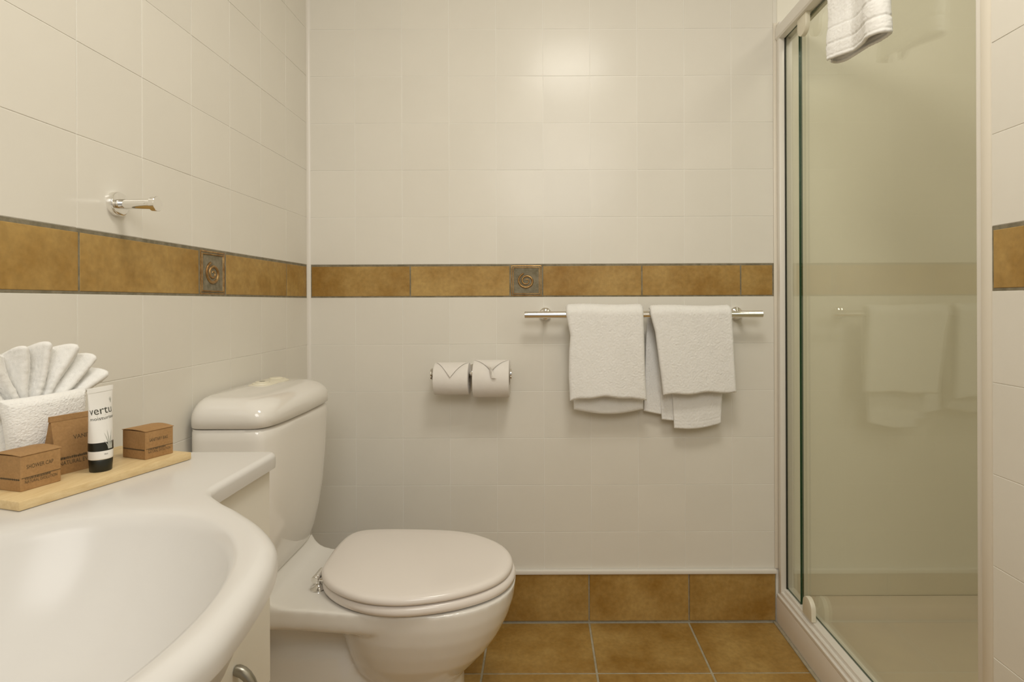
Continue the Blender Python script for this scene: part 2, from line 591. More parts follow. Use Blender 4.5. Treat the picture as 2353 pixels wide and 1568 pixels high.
# corner beads
bm = bmesh.new()
rr = 0.010
pr = [(0, 0)] + [(rr * (1 - math.sin(t)), -rr * (1 - math.cos(t))) for t in np.linspace(0, math.pi / 2, 7)]
loft(bm, [[Vector((XL + a, YB + b, z)) for a, b in pr] for z in (SK + 0.014, H)])
struct('trim_2', bm, WHITE_TRIM, 40)
bm = bmesh.new(); box(bm, (XE - 0.001, YB - 0.004, SK + 0.014), (0.757, YB + TT, 1.91), 0.002)
struct('trim_3', bm, SILICONE, 40)
bm = bmesh.new(); box(bm, (XE - 0.001, YB - 0.001, 1.91), (0.757, YB + TT, H))
struct('trim_7', bm, WALL_PAINT, 40)
bm = bmesh.new(); box(bm, (XR + 0.001, YR - 0.003, 0.0), (XR + 0.02, YR + 0.024, H), 0.004)
struct('trim_4', bm, SILICONE, 40)

# smooth lining of the shower recess: three sides with rounded corners
for nm, lo, hi in (('wall_shower_back', (0.757, YB - 0.003, 0.0835), (1.66, YB + 0.001, H)), ('wall_shower_side', (1.66, YR + 0.02, 0.0), (1.70, YB + 0.001, H)), ('wall_shower_near', (0.785, YR + 0.018, 0.087), (1.66, YR + 0.022, H))):
    bm = bmesh.new(); box(bm, lo, hi); struct(nm, bm, ACRYLIC)

# ------------------------------------------------------------------ toilet
TY = 1.3525
toilet = thing('toilet', 'white close-coupled toilet with its lid down beside the vanity', 'toilet', (-0.40, TY, 0.0))


def egg(xa, xb, hw, z, n=64, ex=2.3, yc=TY, bulge=0.0, ey=None):
    ey = ey or ex
    cx = (xa + xb) / 2; a = (xb - xa) / 2
    out = []
    for k in range(n):
        t = 2 * math.pi * k / n
        c, s = math.cos(t), math.sin(t)
        x = cx + a * math.copysign(abs(c) ** (2 / ex), c); y = hw * math.copysign(abs(s) ** (2 / ey), s)
        if bulge and c > 0: x += bulge * (1 - (y / hw) ** 2) * min(1, c * 3)
        out.append(Vector((x, yc + y, z)))
    return out


def remeshed(bms, voxel, smooth, name):
    bm = bmesh.new()
    for f in bms: f(bm)
    bmesh.ops.recalc_face_normals(bm, faces=bm.faces)
    me = bpy.data.meshes.new(name); bm.to_mesh(me); bm.free()
    ob = bpy.data.objects.new(name, me); COL.objects.link(ob)
    md = ob.modifiers.new('r', 'REMESH'); md.mode = 'VOXEL'; md.voxel_size = voxel
    s = ob.modifiers.new('s', 'SMOOTH'); s.factor = 0.5; s.iterations = smooth
    dg = bpy.context.evaluated_depsgraph_get()
    res = bpy.data.meshes.new_from_object(ob.evaluated_get(dg))
    bpy.data.objects.remove(ob); bpy.data.meshes.remove(me)
    return res


BY = 1.347


def p_bowl(bm):
    loft(bm, [egg(-0.40, -0.190, 0.080, 0.150, yc=BY), egg(-0.42, -0.178, 0.098, 0.172, yc=BY), egg(-0.435, -0.150, 0.120, 0.200, yc=BY), egg(-0.445, -0.118, 0.141, 0.235, yc=BY),
              egg(-0.455, -0.094, 0.155, 0.270, yc=BY), egg(-0.465, -0.076, 0.166, 0.305, yc=BY), egg(-0.47, -0.065, 0.172, 0.338, yc=BY), egg(-0.47, -0.060, 0.174, 0.374, yc=BY)])


def p_deck(bm):
    o = []
    pts = [(-0.736, -0.148), (-0.62, -0.149), (-0.56, -0.148), (-0.50, -0.152), (-0.44, -0.160), (-0.36, -0.170), (-0.28, -0.173), (-0.20, -0.155), (-0.14, -0.115)]
    ring = [(x, y) for x, y in pts] + [(x, -y) for x, y in reversed(pts)]
    loft(bm, [[Vector((x, BY + 0.003 + y * f, z)) for x, y in ring] for z, f in ((0.326, 0.955), (0.333, 0.985), (0.345, 1.0), (0.374, 1.0))])


def p_ramp(bm):
    sec = [(-0.736, 0.36), (-0.736, 0.408), (-0.603, 0.414), (-0.597, 0.403), (-0.589, 0.393), (-0.579, 0.3855), (-0.566, 0.380), (-0.550, 0.3765), (-0.525, 0.374), (-0.50, 0.36)]
    loft(bm, [[Vector((x, TY + y, z)) for x, z in sec] for y in (-0.147, 0.150)])


def p_foot(bm):
    loft(bm, [egg(-0.70, -0.180, 0.098, 0.0, ex=3.2, yc=BY), egg(-0.70, -0.180, 0.094, 0.03, ex=3.2, yc=BY), egg(-0.69, -0.184, 0.088, 0.10, ex=3, yc=BY), egg(-0.68, -0.186, 0.085, 0.17, ex=3, yc=BY), egg(-0.67, -0.26, 0.070, 0.21, ex=3, yc=BY)])
    loft(bm, [egg(-0.70, -0.36, 0.092, 0.10, ex=3, yc=BY), egg(-0.69, -0.37, 0.088, 0.18, ex=3, yc=BY), egg(-0.68, -0.38, 0.078, 0.225, ex=2.6, yc=BY), egg(-0.66, -0.39, 0.055, 0.255, ex=2.4, yc=BY), egg(-0.65, -0.39, 0.045, 0.35, ex=2.4, yc=BY)])


link('pan', remeshed([p_bowl, p_deck, p_ramp, p_foot], 0.0045, 9, 'pan'), CERAMIC, toilet, 180)

# cistern: lofted body that draws in towards its foot, bulged front
bm = bmesh.new()
XW = -0.737
rings = [egg(XW, -0.606, 0.138, 0.4085, 96, 6), egg(XW, -0.601, 0.146, 0.411, 96, 6), egg(XW, -0.597, 0.152, 0.418, 96, 6), egg(XW, -0.589, 0.160, 0.45, 96, 6.5), egg(XW, -0.580, 0.168, 0.50, 96, 7), egg(XW, -0.573, 0.174, 0.56, 96, 7, bulge=0.004),
         egg(XW, -0.568, 0.179, 0.64, 96, 7, bulge=0.007), egg(XW, -0.565, 0.182, 0.735, 96, 7, bulge=0.008), egg(XW, -0.566, 0.1815, 0.754, 96, 7, bulge=0.008), egg(XW, -0.570, 0.178, 0.7605, 96, 7, bulge=0.008)]
loft(bm, rings)
part('cistern', bm, CERAMIC, toilet, 60)
bm = bmesh.new()
rings = [egg(XW, -0.569, 0.179, 0.7625, 96, 7, bulge=0.008), egg(XW, -0.5625, 0.1845, 0.766, 96, 7, bulge=0.008)]
for a in np.linspace(0, 90, 12):
    ins = 0.042 * (1 - math.cos(R(a)))
    zz = 0.783 + 0.040 * math.sin(R(a))
    rings.append(egg(XW + ins * 0.35, -0.562 - ins * 1.15, 0.185 - ins, zz, 96, 7 - 2.5 * a / 90, bulge=0.008 * (1 - a / 120)))
for f, dz in ((0.75, 0.002), (0.5, 0.0045), (0.2, 0.006)):
    rings.append([Vector((-0.668 + (p.x + 0.668) * f, TY + (p.y - TY) * f, 0.823 + dz)) for p in rings[13]])
loft(bm, rings)
part('cistern_lid', bm, CERAMIC, toilet, 180)
# dual flush plate
bm = bmesh.new()
FY, FX = 1.400, -0.668
def stad(hl, hw, z):
    o = []
    for k in range(48):
        t = 2 * math.pi * k / 48
        yy = hl - hw if math.sin(t) >= 0 else -(hl - hw)
        o.append(Vector((FX + hw * math.cos(t), FY + yy + hw * math.sin(t), z)))
    return o
loft(bm, [stad(0.070, 0.027, 0.820), stad(0.070, 0.027, 0.8280), stad(0.068, 0.025, 0.8292), stad(0.061, 0.0205, 0.8300), stad(0.060, 0.0195, 0.8325), stad(0.058, 0.0175, 0.8332)])
fp = part('flush_plate', bm, CREAM_PLASTIC, toilet, 40)
fp['label'] = 'cream flush button plate'
for dy in (-0.036, 0.036):
    bm = bmesh.new()
    lathe(bm, (FX, FY + dy, 0.832), (0, 0, 1), [(0, 0.0155), (0.0026, 0.0155), (0.0034, 0.0145), (0.0034, 0.007), (0.0028, 0.004), (0.0026, 0.0)], 28)
    bt = part('flush_button', bm, CREAM_PLASTIC, fp, 40)
    if dy < 0:
        bm = bmesh.new()
        lathe(bm, (FX, FY + dy, 0.8348), (0, 0, 1), [(0, 0.0065), (0.0008, 0.0065), (0.001, 0.0)], 20)
        q = part('button_mark', bm, STEEL, fp, 40)

# lid and seat follow the same outline, measured on the seat plane
lid_pts = [(-0.503, 1.298), (-0.508, 1.340), (-0.512, 1.408), (-0.510, 1.470), (-0.500, 1.508), (-0.478, 1.523), (-0.444, 1.528), (-0.369, 1.529), (-0.272, 1.5225), (-0.208, 1.510), (-0.1577, 1.484),
           (-0.108, 1.4405), (-0.0816, 1.3977), (-0.0677, 1.352), (-0.0690, 1.3156), (-0.082, 1.270), (-0.1176, 1.227), (-0.165, 1.197), (-0.211, 1.1776), (-0.281, 1.1625), (-0.330, 1.1648), (-0.369, 1.174),
           (-0.414, 1.196), (-0.448, 1.221), (-0.480, 1.255)]
LO = smooth_loop(catmull(lid_pts, 160), 12)
LO = offset_loop(LO, 0.0012)


def solid_of(outline, zs):
    return [[Vector((p[0], p[1], z)) for p in offset_loop(outline, -d)] for d, z in zs]


bm = bmesh.new()
cen = LO.mean(0)
rings = solid_of(LO, [(0.010, 0.4005), (0.004, 0.4005), (0.0012, 0.4020), (0, 0.4055), (0.0006, 0.4100), (0.0028, 0.4140), (0.007, 0.4165), (0.014, 0.4178)])
lr = rings[-1]
for f, z in ((0.85, 0.4190), (0.6, 0.4205), (0.3, 0.4213), (0.08, 0.4215)):
    rings.append([Vector((cen[0] + (p.x - cen[0]) * f, cen[1] + (p.y - cen[1]) * f, z)) for p in lr])
loft(bm, rings)
part('lid', bm, SEAT_PLASTIC, toilet, 50)
SO = LO.copy()
SO[:, 0] = cen[0] + (SO[:, 0] - cen[0]) * 1.012 + 0.004
SO[:, 1] = cen[1] + (SO[:, 1] - cen[1]) * 1.004 + 0.001
bm = bmesh.new()
outer = [(0.012, 0.3775), (0.004, 0.378), (0.0008, 0.3815), (0, 0.3865), (0.001, 0.3915), (0.0045, 0.3965), (0.011, 0.3985), (0.030, 0.3990), (0.055, 0.396), (0.064, 0.390), (0.064, 0.382), (0.058, 0.3775)]
rings = solid_of(SO, outer)
V = loft(bm, rings, False, False)
n = len(V[0])
for i in range(n):
    bm.faces.new((V[-1][i], V[-1][(i + 1) % n], V[0][(i + 1) % n], V[0][i]))
part('seat', bm, SEAT_PLASTIC, toilet, 60)
for hy in (1.296, 1.405):
    bm = bmesh.new()
    lathe(bm, (-0.5085, hy - 0.022, 0.4015), (0, 1, 0), [(0, 0.0072), (0.0012, 0.0082), (0.0075, 0.0082), (0.008, 0.0074), (0.009, 0.0074), (0.0095, 0.0082), (0.044, 0.0082), (0.045, 0.007)], 24)
    tube(bm, [(-0.5085, hy, 0.397), (-0.5085, hy, 0.379)], 0.006, 16)
    box(bm, (-0.510, hy - 0.012, 0.393), (-0.490, hy + 0.012, 0.4005), 0.002)
    hg = part('hinge', bm, CHROME, toilet, 40)
    hg['label'] = 'chrome hinge'
    bm = bmesh.new()
    lathe(bm, (-0.5065, hy - 0.004, 0.3745), (0, 0, 1), [(0, 0.0185), (0.002, 0.0182), (0.0042, 0.0125), (0.008, 0.0075), (0.010, 0.006)], 28)
    part('hinge_cap', bm, CHROME, hg, 50)

# ------------------------------------------------------------------ vanity unit
CZ = 0.800
VC = np.array([-0.425, 0.39])
vanity = thing('vanity_unit', 'white wall-hung vanity with a moulded basin top along the left wall', 'vanity', (-0.57, 0.39, 0.46))
half = [(-0.396, 0.700), (-0.391, 0.676), (-0.366, 0.653), (-0.330, 0.6275), (-0.288, 0.589), (-0.2545, 0.5470), (-0.2390, 0.512), (-0.2310, 0.4800), (-0.2255, 0.447), (-0.2215, 0.414), (-0.2195, 0.39)]
arc = catmull(half + [(x, 0.78 - y) for x, y in reversed(half[:-1])], 150, False)
fr = catmull([(-0.411, 0.860), (-0.4035, 0.8585), (-0.398, 0.853), (-0.396, 0.845)], 14, False)
outl = [np.array((-0.739, y)) for y in np.linspace(-0.08, 0.86, 40)] + [np.array((x, 0.86)) for x in np.linspace(-0.739, -0.411, 40)[1:-1]] + list(fr)
outl += [np.array((-0.396, y)) for y in np.linspace(0.845, 0.700, 20)[1:-1]]
outl += list(arc)
outl += [np.array((x, 0.78 - y)) for x, y in reversed([tuple(p) for p in [np.array((-0.396, yy)) for yy in np.linspace(0.845, 0.700, 20)[1:-1]]])]
outl += [np.array((x, 0.78 - y)) for x, y in reversed([tuple(p) for p in fr])]
outl += [np.array((x, -0.08)) for x in np.linspace(-0.411, -0.739, 40)[1:-1]]
O2 = np.array(outl)
dv = O2 - VC; ro = np.linalg.norm(dv, axis=1); du = dv / ro[:, None]
ri = 1.0 / np.sqrt((du[:, 0] / 0.173) ** 2 + (du[:, 1] / 0.231) ** 2)
on = O2 - np.roll(O2, 1, 0)
bul = np.clip((O2[:, 0] + 0.396) / 0.06, 0, 1)
bul = np.convolve(np.concatenate([bul[-6:], bul, bul[:6]]), np.ones(13) / 13, 'valid')
# outward normal of the outline, used for the rolled edge
inn = offset_loop(smooth_loop(O2, 2), -1.0) - smooth_loop(O2, 2)
er = 0.008 + 0.008 * bul
D = 0.128
rings = []


def ring_xy(r, z):
    r = np.broadcast_to(r, ro.shape); z = np.broadcast_to(z, ro.shape)
    return [Vector((VC[0] + du[k, 0] * r[k], VC[1] + du[k, 1] * r[k], CZ + z[k])) for k in range(len(ro))]


def dip(x, y):
    """height of the top relative to the flat counter: it rolls gently down to the lip of the bowl"""
    d = np.array([x, y]) - VC
    r = np.linalg.norm(d); d = d / r
    q = r - 1.0 / math.sqrt((d[0] / 0.173) ** 2 + (d[1] / 0.231) ** 2)
    return float(np.interp(q, [0, 0.005, 0.011, 0.020, 0.032, 0.045, 0.058], [-0.0075, -0.0050, -0.0033, -0.0019, -0.0009, -0.0003, 0.0]))


bm = bmesh.new()
NB = 200
ts = np.linspace(0, 2 * math.pi, NB, endpoint=False)
ell = np.stack([0.173 * np.cos(ts), 0.231 * np.sin(ts)], 1)
bowl = [[Vector((VC[0] + e[0] * t, VC[1] + e[1] * t, CZ - D * (1 - t ** 3.8) - 0.0075)) for e in ell] for t in (0.03, 0.12, 0.22, 0.34, 0.46, 0.57, 0.67, 0.76, 0.84, 0.90, 0.945, 0.975, 1.0)]
Vb = loft(bm, bowl, True, False)
edge = []
P0 = O2 + inn * er[:, None]
z0 = np.array([dip(p[0], p[1]) for p in P0])
for a in np.linspace(0, 90, 9):
    P = O2 + inn * (er * (1 - math.sin(R(a))))[:, None]
    Z = z0 - er * (1 - math.cos(R(a)))
    edge.append([Vector((P[k, 0], P[k, 1], CZ + Z[k])) for k in range(len(ro))])
th = 0.024 + 0.003 * bul
for f, ins in ((0.55, 0.0), (0.9, 0.0005), (1.0, 0.004)):
    P = O2 + inn * ins
    Z = z0 - (er + (th - er) * f)
    edge.append([Vector((P[k, 0], P[k, 1], CZ + Z[k])) for k in range(len(ro))])
for f, g, z in ((0.97, 1.16, -0.029), (0.92, 1.10, -0.045), (0.84, 1.00, -0.085), (0.76, 0.90, -0.112), (0.65, 0.78, -0.133), (0.42, 0.51, -0.157), (0.12, 0.15, -0.168)):
    edge.append(ring_xy(np.minimum(ro * f, ri * g), np.where(bul > 0.02, z, max(z, -0.026) if f > 0.95 else z)))
Ve = loft(bm, edge, False, True)
# flat part between the lip of the bowl and the rolled edge
from mathutils.geometry import delaunay_2d_cdt
pts = [Vector((v.co.x, v.co.y)) for v in Vb[-1]] + [Vector((v.co.x, v.co.y)) for v in Ve[0]]
n0, n1 = len(Vb[-1]), len(Ve[0])
cons = [(i, (i + 1) % n0) for i in range(n0)] + [(n0 + i, n0 + (i + 1) % n1) for i in range(n1)]
nfix = len(pts)
for q in (0.005, 0.011, 0.020, 0.032, 0.045, 0.058):
    for k in range(0, 200):
        e = ell[k]; r = np.linalg.norm(e); p = VC + e * (1 + q / r)
        dd = np.linalg.norm(P0 - p, axis=1)
        j = int(dd.argmin())
        if dd[j] > 0.004 and np.dot(p - P0[j], inn[j]) > 0.0: pts.append(Vector(p))
res = delaunay_2d_cdt(pts, cons, [], 1, 1e-6)
rv, re_, rf, ov = res[0], res[1], res[2], res[3]
allv = list(Vb[-1]) + list(Ve[0])
vm = []
for i, p in enumerate(rv):
    src = [k for k in ov[i] if k < nfix]
    vm.append(allv[src[0]] if src else bm.verts.new((p.x, p.y, CZ + dip(p.x, p.y))))
for f in rf:
    if all(any(k < n0 for k in ov[i]) for i in f): continue      # inside the bowl
    try: bm.faces.new([vm[i] for i in f])
    except ValueError: pass
part('basin_top', bm, CERAMIC_BASIN, vanity, 60)
bm = bmesh.new()
lathe(bm, (VC[0], VC[1], CZ - D - 0.0085), (0, 0, 1), [(0, 0.021), (0.003, 0.021), (0.004, 0.018), (0.003, 0.006), (0.004, 0.0)], 28)
part('waste_ring', bm, CHROME, vanity, 40)
bm = bmesh.new()
box(bm, (-0.739, -0.070, 0.462), (-0.423, -0.054, 0.7755)); box(bm, (-0.739, 0.832, 0.462), (-0.423, 0.848, 0.7755))
box(bm, (-0.739, -0.054, 0.462), (-0.423, 0.832, 0.478)); box(bm, (-0.739, -0.054, 0.478), (-0.731, 0.832, 0.7755))
part('cabinet', bm, CABINET, vanity)


def door_top(y):
    t = abs(y - 0.39) / 0.231
    return CZ + float(np.interp(t, [0, 0.15, 0.51, 0.79, 1.0, 1.1, 1.16, 1.32], [-0.158, -0.157, -0.140, -0.108, -0.068, -0.036, -0.0258, -0.0255]))


for y0, y1, hy in ((0.392, 0.849, 0.752), (-0.071, 0.388, 0.035)):
    # the doors are scooped out at the top to clear the bowl
    bm = bmesh.new()
    sec = [(y, door_top(y)) for y in np.linspace(y0, y1, 36)] + [(y1, 0.460), (y0, 0.460)]
    loft(bm, [[Vector((x, y, z)) for y, z in sec] for x in (-0.422, -0.4055)])
    dr = part('door', bm, CABINET, vanity, 40)
    bm = bmesh.new()
    pts = [(-0.405, hy, 0.538)] + [(-0.405 + 0.028 * math.sin(t), hy, 0.490 + 0.048 * math.cos(t)) for t in np.linspace(0.12, math.pi - 0.12, 14)] + [(-0.405, hy, 0.442 + 0.004)]
    tube(bm, pts, [0.0062] + [0.0052 + 0.002 * abs(math.cos(t)) for t in np.linspace(0.12, math.pi - 0.12, 14)] + [0.0062], 14)
    hd = part('handle', bm, STEEL, dr, 60)
    hd['label'] = 'satin metal bow handle'

# ------------------------------------------------------------------ tray and what stands on it
TA = R(-17.0)                                  # tray turned away from the wall
ux = np.array([math.sin(-TA), math.cos(TA)])   # along the tray, away from the camera
un = np.array([ux[1], -ux[0]])                 # across it, towards the basin
TZ = CZ + 0.0105


def frame(px, py, ang):
    """x along the lettered face (away from camera), y out of that face, origin at the near bottom corner"""
    a = R(ang)
    u = Vector((math.sin(a), math.cos(a), 0)); w = Vector((math.cos(a), -math.sin(a), 0))
    return Vector((px, py, TZ + 0.0002)), u, w


org, u, w = frame(-0.560, 0.610, 16.5)
M = Matrix(((u.x, w.x, 0, org.x), (u.y, w.y, 0, org.y), (0, 0, 1, CZ + 0.0004), (0, 0, 0, 1)))
bm = bmesh.new(); box(bm, (0, -0.135, 0), (0.212, 0, 0.0102), 0.0012, 2, M)
me_t = top('tray', bm, BAMBOO, 'pale wooden tray lying askew on the vanity top', 'tray', smooth=40)


def carton(px, py, ang, wl, dp, h, words, label, tilt_lid=0.0):
    org, u, w = frame(px, py, ang)
    root = thing('soap_box' if False else 'carton', label, 'box', tuple(org + u * wl / 2 - w * dp / 2), 'small brown cartons on the tray')
    def P(x, y, z): return org + u * x + w * y + Vector((0, 0, z))
    bm = bmesh.new()
    M = Matrix(((u.x, w.x, 0, org.x), (u.y, w.y, 0, org.y), (0, 0, 1, org.z), (0, 0, 0, 1)))
    box(bm, (0, -dp, 0), (wl, 0, h - 0.0008), 0.0006, 1, M)
    part('body', bm, KRAFT, root)
    # the tuck lid is a little bowed and overhangs the top
    bm = bmesh.new()
    V = []
    nx, ny = 7, 7
    for zoff in (0.0, 0.0007):
        V.append([[bm.verts.new(P(-0.0006 + (wl + 0.0012) * i / (nx - 1), 0.0006 - (dp + 0.0012) * j / (ny - 1),
                  h - 0.0006 + zoff + 0.0024 * math.sin(math.pi * j / (ny - 1)) * (0.6 + 0.4 * i / (nx - 1)))) for i in range(nx)] for j in range(ny)])
    for k in (0, 1):
        for j in range(ny - 1):
            for i in range(nx - 1):
                bm.faces.new((V[k][j][i], V[k][j][i + 1], V[k][j + 1][i + 1], V[k][j + 1][i]))
    for j in range(ny - 1):
        for i in (0, nx - 1):
            bm.faces.new((V[0][j][i], V[0][j + 1][i], V[1][j + 1][i], V[1][j][i]))
    for i in range(nx - 1):
        for j in (0, ny - 1):
            bm.faces.new((V[0][j][i], V[0][j][i + 1], V[1][j][i + 1], V[1][j][i]))
    part('lid_flap', bm, KRAFT, root, 40)
    items = []
    co, F = text_np(words, wl * 0.66, h * 0.115)
    items.append((co + np.array([wl * 0.14, h * 0.60]), F))
    items.append(rect2(wl * 0.02, h * 0.355, wl * 0.99, h * 0.372))
    rs = random.Random(len(words))
    x = wl * 0.10
    while x < wl * 0.72:
        b = rs.uniform(0.006, 0.022) * wl
        items.append(rect2(x, h * 0.30, x + b, h * (0.345 + rs.uniform(0, 0.03)))); x += b + wl * rs.uniform(0.004, 0.02)
    co, F = text_np('NATURAL EVOLUTION', wl * 0.80, h * 0.085)
    items.append((co + np.array([wl * 0.10, h * 0.195]), F))
    flat_marks('lettering', items, lambda a, b: P(a, 0.00015, b), INK, root)
    flat_marks('side_print', [rect2(dp * 0.03, h * 0.318, dp * 0.97, h * 0.345)] + [rect2(dp * k, h * 0.30, dp * (k + 0.025), h * 0.36) for k in np.arange(0.06, 0.93, 0.07)],
               lambda a, b: P(-0.00015, -a, b), INK, root)
    return root


carton(-0.5875, 0.642, 15.0, 0.0425, 0.046, 0.0405, 'SHOWER CAP', 'brown kraft carton lettered SHOWER CAP at the near end of the wooden tray')
carton(-0.537, 0.772, 20.5, 0.0395, 0.0455, 0.0385, 'SANITARY BAG', 'brown kraft carton lettered SANITARY BAG at the far end of the wooden tray')

# kraft packet: wide base, flattened top edge
org, u, w = frame(-0.598, 0.701, 21.0)
pk = thing('packet', 'tall brown kraft packet lettered VANITY standing behind the tube', 'packet', tuple(org + u * 0.031 - w * 0.012))
def PK(x, y, z): return org + u * x + w * y + Vector((0, 0, z))
bm = bmesh.new()
pw, ph = 0.064, 0.0715
rings = []
for z, yf, yb in ((0, 0, -0.026), (0.012, -0.0002, -0.0262), (0.035, -0.0035, -0.023), (0.055, -0.0075, -0.0165), (0.068, -0.0105, -0.0130), (ph, -0.0112, -0.0122)):
    rings.append([PK(0.0, yf, z), PK(pw, yf, z), PK(pw - (0.002 if 0.01 < z < 0.07 else 0), (yf + yb) / 2, z), PK(pw, yb, z), PK(0, yb, z), PK(0.002 if 0.01 < z < 0.07 else 0, (yf + yb) / 2, z)])
loft(bm, rings)
part('body', bm, KRAFT, pk)
bm = bmesh.new()
loft(bm, [[PK(a, y, z) for a, y in ((-0.0008, yf + 0.0011), (pw + 0.0008, yf + 0.0011), (pw + 0.0008, yb - 0.0011), (-0.0008, yb - 0.0011))] for z, yf, yb in ((ph - 0.006, -0.0106, -0.0128), (ph + 0.0006, -0.0112, -0.0122))])
part('fold_strip', bm, KRAFT, pk)


def pkmap(a, b):
    yf = np.interp(b, [0, 0.012, 0.035, 0.055, 0.068, ph], [0, -0.0002, -0.0035, -0.0075, -0.0105, -0.0112])
    return PK(a, float(yf) + 0.0003, b)


items = []
co, F = text_np('VANITY KIT', 0.036, 0.0052); items.append((co + np.array([0.022, 0.0405]), F))
rs = random.Random(3); x = 0.004
while x < 0.060:
    b = rs.uniform(0.0006, 0.0018)
    items.append(rect2(x, 0.0180, x + b, 0.0180 + rs.uniform(0.0022, 0.0034))); x += b + rs.uniform(0.0002, 0.0009)
items.append(rect2(0.004, 0.0196, 0.062, 0.0200))
co, F = text_np('NATURAL EVOLUTION', 0.056, 0.0050); items.append((co + np.array([0.004, 0.0112]), F))
flat_marks('lettering', items, pkmap, INK, pk)

# squeeze tube standing on its cap
TC = Vector((-0.562, 0.726, TZ + 0.0002))
tb = thing('lotion_tube', 'white and black squeeze tube lettered vertu standing on its cap', 'tube', tuple(TC))
ta = R(86)
tu = Vector((math.cos(ta), math.sin(ta), 0)); tw = Vector((math.sin(ta), -math.cos(ta), 0))
TH = 0.1065


def tab(h):
    f = max(0.0, (h - 0.018) / (TH - 0.018))
    a = 0.0129 + (0.0196 - 0.0129) * f ** 1.1
    b = 0.0129 * (1 - f ** 1.35) + 0.0007
    return a, min(b, 0.0129)


def tp(al, h, d=0.0):
    a, b = tab(h)
    return TC + tu * ((a + d) * math.cos(al)) + tw * ((b + d) * math.sin(al)) + Vector((0, 0, h))


bm = bmesh.new()
lathe(bm, TC, (0, 0, 1), [(0, 0.0112), (0.0008, 0.0118), (0.0145, 0.0126), (0.0152, 0.0122), (0.0155, 0.0110)], 48)
part('cap', bm, TUBE_BLACK, tb, 40)['label'] = 'black cap'
bm = bmesh.new()
hs = [0.0156, 0.0162, 0.0175, 0.0266, 0.0374] + list(np.linspace(0.045, TH - 0.006, 14)) + [TH - 0.0055, TH]
rings = [[tp(2 * math.pi * k / 64, h, -0.0006 if h < 0.016 else 0) for k in range(64)] for h in hs]
loft(bm, rings)
bm.faces.ensure_lookup_table()
for f in bm.faces:
    zz = f.calc_center_median().z - TC.z
    if 0.0266 < zz < 0.0374 and len(f.verts) == 4: f.material_index = 1
part('body', bm, [TUBE_WHITE, TUBE_BLACK], tb, 60)
bm = bmesh.new()
loft(bm, [[tp(2 * math.pi * k / 64, h, 0.0005) for k in range(64)] for h in (TH - 0.0060, TH - 0.0004)])
part('crimp', bm, TUBE_WHITE, tb, 40)


def tmap(start):
    return lambda a, b: tp(R(start) - a / 0.0142, b, 0.00018)


items = []
co, F = text_np('vertu', 0.0300, 0.0078); items.append((co + np.array([0, 0.0730]), F))
items.append(([[0.0, 0.07135], [0.01, 0.07135], [0.02, 0.07135], [0.033, 0.07135], [0.033, 0.07155], [0.02, 0.07155], [0.01, 0.07155], [0.0, 0.07155]], [[0, 1, 6, 7], [1, 2, 5, 6], [2, 3, 4, 5]]))
co, F = text_np('moisturiser', 0.0345, 0.0038); items.append((co + np.array([0, 0.0658]), F))
flat_marks('lettering', items, tmap(172), TUBE_INK, tb)
co, F = text_np('30ml', 0.0042, 0.0016)
flat_marks('volume_lettering', [(co + np.array([0.0125, 0.0218]), F)], tmap(172), TUBE_INK, tb)


def blade(x, y0, h, lean, wd):
    pts_l, pts_r = [], []
    for t in np.linspace(0, 1, 7):
        cx = x + lean * t * t; wv = wd * (1 - t) ** 0.7 * 0.5
        pts_l.append([cx - wv, y0 + h * t]); pts_r.append([cx + wv, y0 + h * t])
    P = pts_l + pts_r
    return np.array(P), [[i, i + 7, i + 8, i + 1] for i in range(6)]


bl = [(0.0165, 0.012, -0.0055, 0.0016), (0.0172, 0.021, -0.0040, 0.0020), (0.0185, 0.0245, -0.0015, 0.0022), (0.0200, 0.017, 0.0012, 0.0016), (0.0205, 0.0235, 0.0035, 0.0020), (0.0215, 0.013, 0.0050, 0.0016)]
flat_marks('grass_print', [blade(x, 0.0285, h, l, wd) for x, h, l, wd in bl], tmap(166), TUBE_GREY, tb)
flat_marks('leaf_emblem', [blade(0.0295, 0.0850, h, l, 0.0012) for h, l in ((0.0058, -0.003), (0.0074, -0.0016), (0.008, 0.0), (0.0074, 0.0016), (0.0058, 0.003))], tmap(172), TUBE_GREY, tb)

# washcloth folded into a fan standing at the back of the tray
org, u, w = frame(-0.643, 0.744, 21.0)
org = org + Vector((0, 0, 0.0005))
parts = []
nu, nv = 110, 110
U, Vv = np.meshgrid(np.linspace(0, 1, nu), np.linspace(0, 1, nv))
def fan_world(x, y, z):
    return np.stack([org.x + u.x * x + w.x * y, org.y + u.y * x + w.y * y, org.z + z], -1)
hwid = 0.035 + 0.011 * Vv ** 0.8
x = (U - 0.5) * 2 * hwid - 0.010
z = 0.012 + Vv * 0.084 + 0.003 * (U - 0.5)
y = 0.003 + 0.010 * (1 - (2 * U - 1) ** 2) + 0.004 * np.sin(Vv * 3.0)
parts.append(sheet(fan_world(x, y, z), 0.024, 0.0003))
y = -0.017 - 0.004 * (1 - (2 * U - 1) ** 2)
parts.append(sheet(fan_world(x * 0.95, y, z - 0.002), 0.018, 0.00025))
nu, nv = 260, 46
U, Vv = np.meshgrid(np.linspace(0, 1, nu), np.linspace(0, 1, nv))
ph = (U - 0.5) * 2 * R(56)
npl = 7.5
wv = np.sin(U * npl * 2 * math.pi)
tri = np.arcsin(np.clip(wv, -1, 1) * 0.985) / (math.pi / 2)
Rm = 0.116 + 0.004 * np.sin(U * npl * 2 * math.pi + 0.6) + 0.004 * np.sin(U * 9.0 + 1) - 0.010 * np.abs(U - 0.5) * 2
rad = 0.020 + (Rm - 0.020) * Vv
x = rad * np.sin(ph) - 0.018 + 0.0015 * np.sin(Vv * 6 + U * 20)
